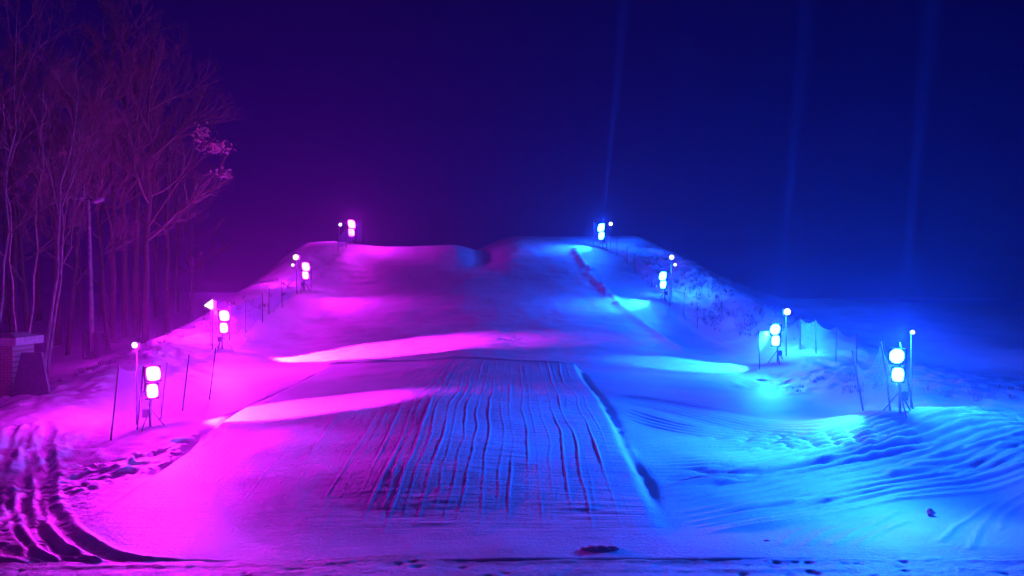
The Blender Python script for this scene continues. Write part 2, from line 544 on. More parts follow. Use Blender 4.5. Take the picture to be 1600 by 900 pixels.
    berm([(1040, 812), (1200, 788), (1320, 776), (1450, 754), (1640, 712)], .11, .14, 9, rough=.3)
    berm([(1080, 842), (1250, 812), (1400, 782), (1640, 730)], .08, .10, 10, rough=.3)
    for k, q in enumerate([[(1215, 858), (1250, 830), (1310, 812), (1370, 803)], [(1255, 858), (1300, 828), (1370, 808)],
              [(1298, 858), (1340, 826), (1410, 796)], [(1340, 858), (1370, 832), (1420, 812)],
              [(1512, 862), (1525, 830), (1560, 795), (1610, 760)], [(1555, 830), (1580, 800), (1620, 775)],
              [(1470, 850), (1500, 815), (1550, 785)]]):
        berm(q, .05, .045, 20 + k, rough=.3)
    berm([(893, 388), (925, 430), (965, 475), (1020, 515), (1075, 552)], .3, .26, 11, freq=2)
    berm([(812, 392), (832, 440), (852, 490), (882, 556)], .22, .20, 12, freq=2)
    # lumpy line of clods on the right of the upper run
    pts = smooth_poly([P(*q) for q in [(898, 392), (915, 415), (940, 450), (962, 476)]])
    i, o, t = along(X, Y, pts, 1.2)
    v, d = cell_noise(X[i] * 1.5, Y[i] * 1.0, 5)
    Z[i] += 0.28 * v * np.clip(1 - d * 1.3, 0, 1) * np.exp(-(o / .5) ** 2)
    # slab broken chunks at the foot of the left snowbank
    pts = smooth_poly([P(*q) for q in [(60, 770), (120, 750), (180, 738), (240, 718), (290, 696), (322, 678)]])
    i, o, t = along(X, Y, pts, 2.6)
    w = sstep(1.5 - t * 1.1, 0.9 - t * .8, np.abs(o))
    qx = X[i] * .8 + Y[i] * .5 + .3 * vnoise(X[i] * 2, Y[i] * 2, 3); qy = Y[i] * .8 - X[i] * .5
    v, d = cell_noise(qx * 1.5, qy * 2.6, 11)
    v2, d2 = cell_noise(qx * 3.6, qy * 6.0, 12)
    Z[i] += w * (0.15 * (v - .4) * sstep(.7, .5, d) * sstep(.12, .25, t) + .05 * (v2 - .5) + .03 * fbm(X[i] * 5, Y[i] * 5, 2, 4))
    # wheel ruts at the left
    def rut(px, width, depth, seed):
        pts = smooth_poly([P(*q) for q in px])
        i, o, t = along(X, Y, pts, width * 4)
        o = o + .06 * vnoise(t * 12, t * 0 + seed, 90)
        Z[i] += -depth * np.exp(-(o / width) ** 2) + depth * .75 * (np.exp(-((np.abs(o) - width * 1.6) / (width * .5)) ** 2)) * (0.8 + .3 * vnoise(t * 12, np.sign(o) + seed, 91))
        dirt[i] = np.maximum(dirt[i], .6 * np.exp(-(o / (width * 1.3)) ** 2) * sstep(0.15, .6, t))
    rut([(75, 662), (70, 700), (72, 745), (78, 790), (100, 835), (150, 868), (215, 884)], .13, 0.05, 1)
    rut([(62, 665), (52, 715), (58, 765), (66, 815), (92, 855), (150, 882)], .07, 0.042, 5)
    rut([(48, 668), (38, 710), (42, 770), (48, 815), (75, 855), (120, 880)], .12, 0.046, 2)
    rut([(34, 668), (22, 715), (16, 770), (22, 820), (50, 862), (90, 886)], .06, 0.04, 6)
    rut([(20, 668), (8, 715), (-5, 770), (-30, 820)], .13, 0.045, 3)
    rut([(74, 700), (70, 745), (48, 775), (20, 805), (-15, 835)], .09, 0.05, 4)
    rut([(-30, 850), (10, 862), (60, 874), (150, 884), (260, 886)], .12, 0.025, 7)
    d = sstep(P(110, 870)[0], P(30, 870)[0] - .3, X) * sstep(14.6, 12.8, Y)
    dirt = np.maximum(dirt, .75 * d)
    w = sstep(-7.2, -8.4, X + .25 * (Y - 14)) * sstep(20, 17, Y) * sstep(12, 13, Y)
    Z += w * (.013 * fbm(X * 5.5, Y * 7.5, 3, 64) + .012 * fbm(X * 11, Y * 14, 2, 65))
    # trampled snow under the near lights and in the rough on both banks
    for (cx, cy, rx, ry, a, f) in [(-9.6, 18.4, 2.4, 1.6, .12, 2.2), (10.3, 18.6, 2.6, 1.3, .05, 2.4), (13.5, 30.5, 4.5, 3.0, .16, 1.6),
                                   (12.2, 20.5, 2.0, 1.0, .06, 2.2), (11, 52, 3.5, 8, .3, 1.1), (-14.5, 31, 2.5, 9, .18, 1.6), (17.5, 27, 4, 2.5, .16, 1.6)]:
        w = np.exp(-(((X - cx) / rx) ** 2 + ((Y - cy) / ry) ** 2) ** 2)
        m = w > .02
        v, dd = cell_noise(X[m] * f, Y[m] * f, 15)
        Z[m] += w[m] * a * (v - .5) * sstep(.8, .3, dd) + w[m] * a * .35 * fbm(X[m] * f * 1.7, Y[m] * f * 1.7, 2, 16)
    # the ground falls away under the road sheet in front
    Z -= 0.2 * sstep(12.15, 11.6, Y)
    dirt = np.maximum(dirt, .3 * sstep(12.9, 12.2, Y) * (0.6 + .6 * vnoise(X * .8, Y * 3, 99)))
    nx = sh[1]; ny = sh[0]
    me = bpy.data.meshes.new("snow_ground")
    n = nx * ny
    me.vertices.add(n)
    me.vertices.foreach_set("co", np.stack([X, Y, Z], 1).astype(np.float32).ravel())
    ii = np.arange(n).reshape(ny, nx)
    q = np.stack([ii[:-1, :-1], ii[:-1, 1:], ii[1:, 1:], ii[1:, :-1]], -1).reshape(-1, 4)
    me.loops.add(q.size)
    me.loops.foreach_set("vertex_index", q.astype(np.int32).ravel())
    me.polygons.add(len(q))
    me.polygons.foreach_set("loop_start", (np.arange(len(q)) * 4).astype(np.int32))
    me.polygons.foreach_set("loop_total", np.full(len(q), 4, np.int32))
    me.update(calc_edges=True)
    me.polygons.foreach_set("use_smooth", np.ones(len(q), bool))
    for nm, arr in (("dirt", np.clip(dirt, 0, 1)), ("groom", np.clip(groom, 0, 1))):
        a = me.attributes.new(nm, 'FLOAT', 'POINT')
        a.data.foreach_set("value", arr.astype(np.float32))
    me.materials.append(M_SNOW)
    o = bpy.data.objects.new("snow_ground", me)
    COL.objects.link(o)
    tag(o, kind="structure")
    return o

def build_road():
    """trodden, gritty service road in front of the run-out"""
    xs = np.concatenate([np.arange(-60, -14, 2.0), np.arange(-14, 14, .045), np.arange(14, 61, 2.0)])
    ny = 60
    X = np.repeat(xs[None], ny, 0)
    far = 12.33 + .07 * vnoise(xs * .6, xs * 0, 5) + .04 * vnoise(xs * 3, xs * 0, 6) + .02 * vnoise(xs * 9, xs * 0, 4) - .25 * sstep(-2, -6.5, xs) + .0 * xs
    t = np.linspace(0, 1, ny)
    Y = 10.6 + (far[None] - 10.6) * t[:, None]
    Y[0] = 2.0
    Z = 0.022 + .012 * fbm(X * 1.1, Y * 1.1, 3, 7)
    v, d = cell_noise(X * 4.2, Y * 5.0, 21)
    v2, d2 = cell_noise(X * 9, Y * 11, 22)
    Z += -.016 * (v > .75) * sstep(.45, .15, d) * (vnoise(X * .6, Y * 2, 30) > 0) + .008 * (v2 - .5) + .007 * vnoise(X * .5, Y * 6, 31)
    Z += .015 * np.exp(-((far[None] - .3 - Y) / .07) ** 2) * (.6 + .6 * vnoise(X * 1.5, Y * 0, 8))
    Z -= .05 * sstep(.12, .0, far[None] - Y) * (1 + .5 * vnoise(X * 3, Y * 3, 77))
    dirt = np.clip(.45 + .25 * vnoise(X * .5, Y * 4, 9), 0, 1)
    n = X.size; nx = len(xs)
    ii = np.arange(n).reshape(ny, nx)
    q = np.stack([ii[:-1, :-1], ii[:-1, 1:], ii[1:, 1:], ii[1:, :-1]], -1).reshape(-1, 4)
    me = bpy.data.meshes.new("service_road")
    me.from_pydata(np.stack([X, Y, Z], -1).reshape(-1, 3).tolist(), [], q.tolist())
    me.polygons.foreach_set("use_smooth", np.ones(len(q), bool))
    a = me.attributes.new("dirt", 'FLOAT', 'POINT'); a.data.foreach_set("value", dirt.astype(np.float32).ravel())
    me.materials.append(M_ROAD)
    o = bpy.data.objects.new("service_road", me)
    COL.objects.link(o)
    tag(o, kind="structure")

build_ground()
build_road()

# ------------------------------------------------------------------ haze: frozen mist round the whole place
hz = MB(); hz.box((0, 190, 16.0), (690, 500, 36))
hm = bpy.data.materials.new("mist")
hm.use_nodes = True
hn = hm.node_tree; hn.nodes.clear()
ho = hn.nodes.new("ShaderNodeOutputMaterial")
pv = hn.nodes.new("ShaderNodeVolumePrincipled")
pv.inputs["Color"].default_value = (.72, .55, 1.0, 1)
pv.inputs["Density"].default_value = HAZE_DENSITY
pv.inputs["Anisotropy"].default_value = 0.74
hn.links.new(pv.outputs[0], ho.inputs["Volume"])
haze = hz.build("haze", hm)
tag(haze, kind="stuff")

# ------------------------------------------------------------------ floodlight stands
def add_spot(name, parent, loc, aim, col, power, size, blend, radius=.12):
    d = bpy.data.lights.new(name, 'SPOT')
    d.color = col; d.energy = power; d.spot_size = R(size); d.spot_blend = blend; d.shadow_soft_size = radius
    o = bpy.data.objects.new(name, d)
    COL.objects.link(o); o.parent = parent; o.location = loc
    o.rotation_euler = Vector(aim).to_track_quat('-Z', 'Y').to_euler()
    return o

def flood_head(root, z, yaw, tilt, w, h, lens_mat, rnd=False):
    """one LED floodlight: finned housing, bright lens, yoke"""
    M = Matrix.Translation((0, 0, z)) @ Matrix.Rotation(yaw, 4, 'Z') @ Matrix.Rotation(-tilt, 4, 'X')   # faces local +Y
    b = MB()
    b.box((0, .16, 0), (w + .07, .09, h + .07), M, .012)
    for k in range(7):
        b.box((-w * .42 + k * w * .14, .09, 0), (.012, .06, h * .85), M)
    head = b.build("lamp_head", M_BLACK, root)
    l = MB()
    n, m = 10, 10
    vs = []; fs = []
    for i in range(n + 1):
        for j in range(m + 1):
            a = i / n * 2 - 1; c = j / m * 2 - 1
            dome = .035 * max(0, 1 - .5 * (a * a + c * c)) 
            k = 1 - (.29 if rnd else .17) * (a * a) * (c * c)
            vs.append(M @ Vector((a * w / 2 * k, .212 + dome, c * h / 2 * k)))
    for i in range(n):
        for j in range(m):
            q = i * (m + 1) + j
            fs.append((q, q + 1, q + m + 2, q + m + 1))
    l.add(vs, fs)
    l.build("lens", lens_mat, head, True)
    y = MB()
    pts = [M @ Vector((-(w / 2 + .06), .16, 0)), M @ Vector((-(w / 2 + .06), .03, 0)), M @ Vector((w / 2 + .06, .03, 0)), M @ Vector((w / 2 + .06, .16, 0))]
    y.tube(pts, .014, 6)
    y.build("yoke", M_STEEL, head)
    return M

def make_stand(name, side, lens_mat, col, loc, aim_yaw, aim2_yaw, lamp, rnd):
    power, bdir, bcone, wash, wdir, wcone, flat, spill, sdir, sc, gap, beam, glow = lamp
    root = empty(name, loc)
    p = MB(); p.tube([(0, 0, -.15), (0, 0, 1.0), (0, 0, 1.72)], [.034, .034, .03], 10)
    p.box((0, 0, 1.0), (.10, .10, .08), None, .01)
    p.build("pole", M_STEEL, root)
    for k in range(3):
        a = k * 2 * math.pi / 3 + .4
        l = MB(); l.tube([(0, 0, .55), (math.cos(a) * .45, math.sin(a) * .45, -.08)], .018, 6)
        l.build("leg", M_STEEL, root)
    b = MB(); b.box((-.11 * side, 0, .42), (.16, .12, .22), None, .01)
    b.build("ballast_box", M_BLACK, root)
    for z, yaw, tilt, w, h, pw, ro in ((1.42, aim_yaw, R(-14), .44 * sc, .46 * sc, 1.0, rnd), (1.42 - gap * sc, aim2_yaw, R(-10), .34 * sc, .44 * sc, .6, False)):
        M = flood_head(root, z, yaw, tilt, w, h, lens_mat, ro)
        q = M @ Vector((0, .30, 0))
        d = (M @ Vector((0, 1, 0))) - (M @ Vector((0, 0, 0)))
        if pw == 1.0:                                       # upper head: a narrow raking beam over the snow
            add_spot("beam_spot", root, q, bdir, col, power, bcone, .35 if sc <= 1 else .9)
        else:                                               # lower head: a broad wash
            add_spot("wash_light", root, q, wdir, col, wash, wcone, .9).scale = (1, flat, 1)
    d = bpy.data.lights.new("added_glow_light", "POINT"); d.color = col; d.energy = glow; d.shadow_soft_size = .15  # added bare point light, brightens the mist round the stand
    o = bpy.data.objects.new("added_glow_light", d); COL.objects.link(o); o.parent = root; o.location = (0, -.05, 2.0)
    add_spot("added_spill_light", root, (0, 0, 1.85), sdir, col, spill, 150, .6)  # added spot without a head, lights the bank behind the stand
    if beam:                                                # added upward spot without a lamp, draws a light streak in the mist
        add_spot("added_streak_light", root, (0, 0, 1.75), (.10, .02, 1), col, beam, 4.4, 1.0, .08)
    return root

DIRW = {"L": (.80, -.60), "R": (-.80, -.60)}
def yaw_of(d): return math.atan2(-d[0], d[1])
names_l = ["magenta floodlight stand nearest the camera, at the low end of the left snowbank",
           "magenta floodlight stand second up the left edge, under the pale triangular lamp",
           "small magenta floodlight stand third up the left edge, above the wide white glare",
           "farthest magenta floodlight stand on the rounded left crest of the slope"]
names_r = ["blue floodlight stand nearest the camera, beside the tall sagging cyan net",
           "blue floodlight stand second up the right edge, over the long white snow glare",
           "blue floodlight stand third up the right edge, beside the brushy bank",
           "farthest blue floodlight stand at the top right of the piste"]
LAMPS = {   # raking beam: power, direction, cone; wash: power, direction, cone, flatness; added spill power, direction; head scale (far heads enlarged for bloom), head gap; added upward streak, added glow
    "L": [(34000, (.86, .42, -.48), 44, 5600, (.50, -.86, -.15), 128, .34, 1500, (-.75, .55, .12), .8, .54, 0, 600),
          (130000, (.91, .38, -.44), 42, 8000, (.70, -.70, -.22), 124, .45, 4400, (-.80, .45, .22), 1.0, .52, 0, 800),
          (2200, (.90, -.25, -.60), 66, 900, (.75, -.62, -.35), 110, .7, 1400, (-.85, .35, .15), 1.1, .45, 0, 300),
          (2000, (.95, -.25, -.55), 74, 800, (.70, -.66, -.30), 110, .7, 900, (-.85, .35, .10), 1.4, .43, 0, 380)],
    "R": [(13000, (-.95, .15, -.60), 70, 23000, (-.74, -.66, -.15), 142, .30, 9000, (.75, .60, .05), .8, .58, .26e7, 3600),
          (36000, (-.97, .20, -.66), 50, 14000, (-.80, -.60, -.20), 128, .45, 6500, (.75, .55, .10), 1.0, .48, .4e7, 3200),
          (14000, (-.97, -.05, -.75), 60, 6800, (-.85, -.45, -.25), 124, .6, 2000, (.85, .35, .05), 1.1, .45, .15e7, 1500),
          (8000, (-.97, -.2, -.85), 60, 5000, (-.85, -.45, -.22), 124, .6, 1500, (.85, .35, .10), 1.4, .43, .8e7, 1700)]}
def place_stands(side, spots, lens, col, names, group):
    sg = 1 if side == "L" else -1
    for i, (x, y) in enumerate(spots):
        L = LAMPS[side][i]
        a = yaw_of((sg * .70, -.70)); b = yaw_of((sg * .62, -.78))
        s = make_stand("floodlight_stand", sg, lens, col, (x, y, gz(x, y)), a, b, L, side == "R" and i < 2)
        tag(s, names[i], "floodlight", group)
place_stands("L", LIGHTS_L, M_LENS_M, MAGENTA, names_l, "magenta floodlights up the left edge")
place_stands("R", LIGHTS_R, M_LENS_B, BLUE, names_r, "blue floodlights up the right edge")

# ------------------------------------------------------------------ small white lamps on thin posts
def work_lamp(px, py, d, label, mat, shape, extra=None, group=None, size=.16):
    x = (px - 800) / FPX * d; z = CAM_H + (450 - py) / FPX * d
    g = gz(x, d)
    root = empty("work_lamp", (x, d, g))
    h = z - g
    p = MB(); p.tube([(0, .05, -.1), (0, .05, h + .05)], [.022, .018], 8)
    p.build("post", M_POLE, root)
    def head(cx, cz, s):
        b = MB(); M = Matrix.Translation((cx, 0, cz))
        b.box((0, .0, 0), (s * 1.1, s * .7, s * .9), M, .015)
        if cx: b.tube([(cx, .03, cz), (0, .05, cz)], .012, 6)
        hd = b.build("lamp_head", M_BLACK, root)
        l = MB()
        if shape == "flag":     # wedge shaped shade
            a = [(-.55, -.1), (.45, .62), (.45, -.62)]
            vs = [(cx + q[0] * s, -s * .45, cz + q[1] * s) for q in a] + [(cx + q[0] * s * .8, -s * .8, cz + q[1] * s * .8) for q in a]
            l.add(vs, [(3, 4, 5), (0, 1, 4, 3), (1, 2, 5, 4), (2, 0, 3, 5)])
        else:
            n = 14
            vs = [(cx, -s * .62, cz)]
            for r_, yy in ((.30, -.60), (.52, -.36)):
                for k in range(n):
                    an = 2 * math.pi * k / n
                    vs.append((cx + math.cos(an) * r_ * s, s * yy, cz + math.sin(an) * r_ * s))
            fs = [(0, 1 + (k + 1) % n, 1 + k) for k in range(n)] + [(1 + k, 1 + (k + 1) % n, 1 + n + (k + 1) % n, 1 + n + k) for k in range(n)]
            l.add(vs, fs)
        l.build("lens", mat, hd)
    head(0, h, size)
    if extra: head(extra[0], h + extra[1], extra[2])
    tag(root, label, "lamp", group)
    return root
g_l = "small white lamps on thin posts"
work_lamp(212, 539, 20.4, "small violet-white lamp on a thin post left of the nearest magenta floodlight", M_WHITE, "round", None, g_l, .15)
work_lamp(329, 476, 34.3, "large pale yellow triangular lamp above the second magenta floodlight", M_WARM, "flag", None, g_l, .40)
work_lamp(463, 402, 47.3, "pale yellow lamp with a smaller lamp below it, by the third magenta floodlight", M_WARM, "round", (-.2, -.48, .18), g_l, .34)
work_lamp(532, 351, 60.2, "tiny pink-white lamp left of the farthest magenta floodlight on the crest", M_WHITE, "round", None, g_l, .24)
work_lamp(1425, 519, 20.5, "small pale lamp on a dark post right of the nearest blue floodlight", M_WHITE, "round", None, g_l, .11)
work_lamp(1229, 487, 34.4, "bright white lamp above the second blue floodlight from the camera", M_WHITE, "round", None, g_l, .28)
work_lamp(1049, 402, 47.3, "white lamp with a second smaller lamp beneath, by the third blue floodlight", M_WHITE, "round", (.22, -.46, .18), g_l, .28)
work_lamp(954, 350, 60.2, "tiny white lamp on a thin post by the farthest blue floodlight", M_WHITE, "round", None, g_l, .28)

# ------------------------------------------------------------------ safety nets on poles
def net_fence(pts, label, mat, lift=.25, sag=.25, group=None, lean=.0):
    """pts: (x, y, height) of each pole"""
    x0, y0, _ = pts[0]
    g0 = gz(x0, y0)
    root = empty("safety_net", (x0, y0, g0))
    rr = random.Random(int(abs(x0) * 100 + y0))
    tops = []; bots = []
    for (x, y, h) in pts:
        g = gz(x, y) - g0
        lx = lean * rr.uniform(.4, 1.3) + rr.uniform(-.05, .05)
        p = MB(); a = Vector((x - x0, y - y0, g - .15)); b = Vector((x - x0 + lx, y - y0, g + h))
        p.tube([a, b], [.024, .018], 7)
        p.build("pole", M_POLE, root)
        tops.append(b); bots.append(Vector((x - x0, y - y0, g)))
    nu, nv = 14, 8
    vs = []; uvs = []; fs = []
    L = 0.0
    for k in range(len(pts) - 1):
        seg = (tops[k + 1] - tops[k]).length
        s0 = len(vs)
        sg = sag * rr.uniform(.5, 1.4)
        for i in range(nu + 1):
            t = i / nu
            tp = tops[k].lerp(tops[k + 1], t); tp.z -= sg * 4 * t * (1 - t) + .04
            bt = bots[k].lerp(bots[k + 1], t)
            bt.z = gz(bt.x + x0, bt.y + y0) - g0 + lift + .08 * math.sin(t * 9 + k)
            for j in range(nv + 1):
                v = j / nv
                q = bt.lerp(tp, v)
                q.y += .06 * math.sin(t * 7 + v * 3 + k) * math.sin(v * math.pi) + .012
                vs.append(q); uvs.append((L + t * seg, v * (tp.z - bt.z)))
        for i in range(nu):
            for j in range(nv):
                a = s0 + i * (nv + 1) + j
                fs.append((a, a + nv + 1, a + nv + 2, a + 1))
        L += seg
    mesh_obj("net", vs, fs, mat, root, True, uvs)
    tag(root, label, "net", group)
    return root

def px_net(items, d_of, label, mat, **kw):
    pts = []
    for (px, d, h) in items:
        pts.append(((px - 800) / FPX * d, d, h))
    return net_fence(pts, label, mat, **kw)
gn = "safety nets along the run"
px_net([(172, 19.2, 1.9), (213, 19.8, 1.7), (250, 21.2, 1.6), (284, 22.6, 1.7), (326, 24.8, 1.7)], None,
       "dark violet safety net behind the nearest magenta floodlight", M_NETL, group=gn, sag=.15, lean=.2)
px_net([(332, 33.6, 1.8), (358, 36.6, 1.7), (384, 38.6, 1.7), (410, 41.0, 1.6)], None,
       "violet safety net around the second magenta floodlight", M_NETL, group=gn, sag=.12)
px_net([(420, 42.5, 1.5), (441, 44.2, 1.5), (464, 46.3, 1.5), (486, 47.8, 1.4)], None,
       "low violet safety net on the bank below the third magenta floodlight", M_NETL, group=gn, sag=.12)
px_net([(528, 57.5, 1.4), (541, 58.8, 1.4), (556, 60.3, 1.7), (567, 60.8, 2.0)], None,
       "short safety net around the farthest magenta floodlight on the crest", M_NETL, group=gn, sag=.1)
px_net([(1350, 21.0, 1.65), (1392, 20.2, 1.8), (1428, 20.3, 1.75)], None,
       "pale cyan safety net sagging between poles left of the nearest blue floodlight", M_NETR, group=gn, sag=.5, lean=-.35, lift=.1)
px_net([(1187, 33.6, 1.7), (1250, 35.0, 1.5), (1275, 34.2, 1.5), (1306, 32.4, 1.5), (1338, 30.0, 1.5)], None,
       "long thin net running downhill from the second blue floodlight", M_NETR, group=gn, sag=.2)
px_net([(992, 53.5, 1.4), (1018, 50.5, 1.4), (1047, 46.2, 1.5), (1068, 45.0, 1.4), (1090, 43.0, 1.4)], None,
       "net on dark poles along the brushy bank by the third blue floodlight", M_NETR, group=gn, sag=.15)
px_net([(927, 60.6, 1.9), (948, 59.4, 1.3), (964, 58.2, 1.3), (980, 56.0, 1.3)], None,
       "short net beside the farthest blue floodlight at the top of the piste", M_NETR, group=gn, sag=.15)

# ------------------------------------------------------------------ street lamp, pillar and board on the left
def at(px, py, d): return Vector(((px - 800) / FPX * d, d, CAM_H + (450 - py) / FPX * d))
sx, sy = at(145, 0, 37).x, 37.0
sz = gz(sx, sy)
top = at(0, 312, 37).z - sz
st = empty("street_lamp", (sx, sy, sz))
p = MB(); p.tube([(0, 0, -.3), (-.10, 0, top * .5), (-.22, 0, top)], [.105, .085, .065], 12); p.build("post", M_WOOD, st, True)
b = MB(); b.tube([(-.62, 0, top + .02), (.28, 0, top - .04)], .035, 8); b.build("crossarm", M_STEEL, st)
for cx, cz, mt, tl in ((-.66, .05, M_GALV, .10), (.30, -.05, M_GALV, -.35)):
    h = MB(); M = Matrix.Translation((cx, -.1, top + cz)) @ Matrix.Rotation(tl, 4, 'Y')
    h.box((0, 0, 0), (.50, .34, .12), M, .03)
    hd = h.build("lamp_head", mt, st)
    g = MB(); g.box((0, 0, -.068), (.40, .26, .02), M); g.build("lens", simple("lamp_glass", (.6, .6, .62), .2), hd)
c = MB(); c.box((.02, -.17, 1.75), (.16, .10, .30), None, .01); c.tube([(.02, -.15, .1), (.02, -.15, 1.7)], .02, 6); c.build("conduit_box", M_GALV, st)
pd = MB()
for s in (-1, 1): pd.box((s * .27, -.02, .62), (.22, .5, 1.25), None, .05)
pd.build("post_pad", M_PAD, st)
tag(st, "tall wooden street lamp post with two unlit lamp heads, standing before the bare trees", "street lamp")

px_ = at(14, 0, 25.0)
pz = gz(px_.x, 25.0)
pt = at(0, 538, 25).z - pz
pl = empty("brick_pillar", (px_.x, 25.0, pz))
b = MB(); b.box((-.25, 0, pt / 2 - .15), (1.45, 1.1, pt + .3)); b.build("shaft", brick_material(), pl)
b = MB(); b.box((-.25, 0, pt + .13), (1.9, 1.45, .26), None, .02)
T = Matrix.Translation((-.25, 0, pt + .30))
b.add([T @ Vector(v) for v in [(-.95, -.72, -.04), (.95, -.72, -.04), (.95, .72, -.04), (-.95, .72, -.04), (-.5, -.3, .09), (.5, -.3, .09), (.5, .3, .09), (-.5, .3, .09)]],
      [(0, 1, 5, 4), (1, 2, 6, 5), (2, 3, 7, 6), (3, 0, 4, 7), (4, 5, 6, 7)])
b.build("cap", M_CAP, pl)
tag(pl, "brick pillar with a wide stone cap at the left edge", "pillar")
bx = at(40, 0, 24.2); bz = gz(bx.x, 24.2)
bd = MB()
vs = [(-.50, 0, -.1), (.78, 0, -.1), (.34, .25, 1.35), (-.30, .25, 1.35), (-.50, .10, -.1), (.78, .10, -.1), (.34, .35, 1.35), (-.30, .35, 1.35)]
bd.add(vs, [(0, 1, 2, 3), (5, 4, 7, 6), (1, 5, 6, 2), (4, 0, 3, 7), (3, 2, 6, 7), (4, 5, 1, 0)])
bo = bd.build("leaning_board", M_TARP)
bo.location = (bx.x, 24.2, bz)
tag(bo, "dark tapered board leaning against the brick pillar", "board")

# ------------------------------------------------------------------ lumps of snow and dirt on the flat
M_CLOD = simple("dirty_snow_clod", (.55, .45, .42), .9, var=.35, scale=8, bump=.6)
def clod(name, px, py, s, label, cat, mat, sq=.7, sub=3):
    x, y = P(px, py)
    bm = bmesh.new(); bmesh.ops.create_icosphere(bm, subdivisions=sub, radius=1)
    vs = np.array([v.co[:] for v in bm.verts])
    n = 1 + .28 * fbm(vs[:, 0] * 1.7 + px, vs[:, 1] * 1.7 + vs[:, 2], 3, 5)
    vs = vs * n[:, None] * np.array([s[0], s[1], s[2]])
    fs = [[v.index for v in f.verts] for f in bm.faces]; bm.free()
    o = mesh_obj(name, vs.tolist(), fs, mat)
    o.location = (x, y, gz(x, y) + s[2] * sq)
    tag(o, label, cat)
    return o
clod("snow_clod", 1454, 804, (.075, .065, .06), "round dirty snow clod alone on the flat at the right", "snow clod", M_CLOD)
clod("snow_clod", 1199, 849, (.05, .04, .03), "small dirty snow clod right of the strip, near the road", "snow clod", M_CLOD)
x, y = P(940, 862)
vs = []; rr = random.Random(3)
b = MB()
bm = bmesh.new()
for k in range(16):
    m = bmesh.ops.create_icosphere(bm, subdivisions=2, radius=1)
    cx = rr.gauss(0, .17); r_ = rr.uniform(.045, .08) * (1.2 - abs(cx))
    for v in m['verts']:
        n = 1 + .3 * math.sin(v.co.x * 5 + k) * math.cos(v.co.y * 6 + k)
        v.co = Vector((cx + v.co.x * r_ * 1.5 * n, rr.uniform(-.004, .004) + v.co.y * r_ * n, .02 + v.co.z * r_ * .9 * n))
bm.verts.index_update()
b.add([v.co.copy() for v in bm.verts], [[v.index for v in f.verts] for f in bm.faces]); bm.free()
o = b.build("snow_heap", simple("pink_lit_snow", (.80, .52, .55), .8, var=.2, scale=8, bump=.5)); o.location = (x, y - .03, .03)  # pink light on the lumps is put into their colour
tag(o, "low heap of snow lumps tinted with pink light at the edge of the road", "snow heap")

# ------------------------------------------------------------------ dry brush on the banks
def brush(name, areas, label, cat, mat, seed):
    rr = random.Random(seed)
    vs = []; fs = []
    for (cx, cy, rx, ry, n, hh) in areas:
        for _ in range(n):
            a = rr.random() * 2 * math.pi; q = math.sqrt(rr.random())
            x = cx + math.cos(a) * q * rx; y = cy + math.sin(a) * q * ry
            if float(fbm(np.array([x * .8]), np.array([y * .5]), 2, 77)[0]) + rr.gauss(0, .25) < -.05: continue
            z = gz(x, y)
            sc_ = rr.uniform(.35, 1.25)
            for _k in range(rr.randint(3, 9)):
                h = hh * sc_ * rr.uniform(.3, 1.1); an = rr.random() * 6.28; ln = rr.uniform(.1, 1.3)
                p0 = Vector((x + rr.uniform(-.08, .08), y + rr.uniform(-.08, .08), z - .05))
                d = Vector((math.cos(an) * ln, math.sin(an) * ln, 1))
                p1 = p0 + d * h * .55; p2 = p1 + Vector((d.x * .9, d.y * .9, .45)) * h * .5
                w = Vector((-math.sin(an), math.cos(an), 0)) * .011
                i = len(vs)
                vs += [p0 - w, p0 + w, p1 + w * .8, p1 - w * .8, p2]
                fs += [(i, i + 1, i + 2, i + 3), (i + 3, i + 2, i + 4)]
    o = mesh_obj(name, vs, fs, mat)
    tag(o, label, cat, kind="stuff")
brush("dry_brush", [(12.3, 46, 1.8, 6.5, 520, .55), (10.6, 54, 2.0, 4.5, 300, .5), (13.6, 40, 1.6, 4, 150, .45),
                    (11.8, 28.0, 2.4, 1.8, 200, .35), (15, 24.5, 2.6, 1.3, 130, .3)],
      "dry brush poking through the snow on the right bank", "brush", M_BRUSH, 3)
brush("dry_weeds", [(-15.3, 33, 1.6, 7, 170, .35), (-14.6, 44, 1.3, 5, 150, .4)],
      "dry weeds along the crest of the left snowbank", "weeds", M_BRUSH, 4)

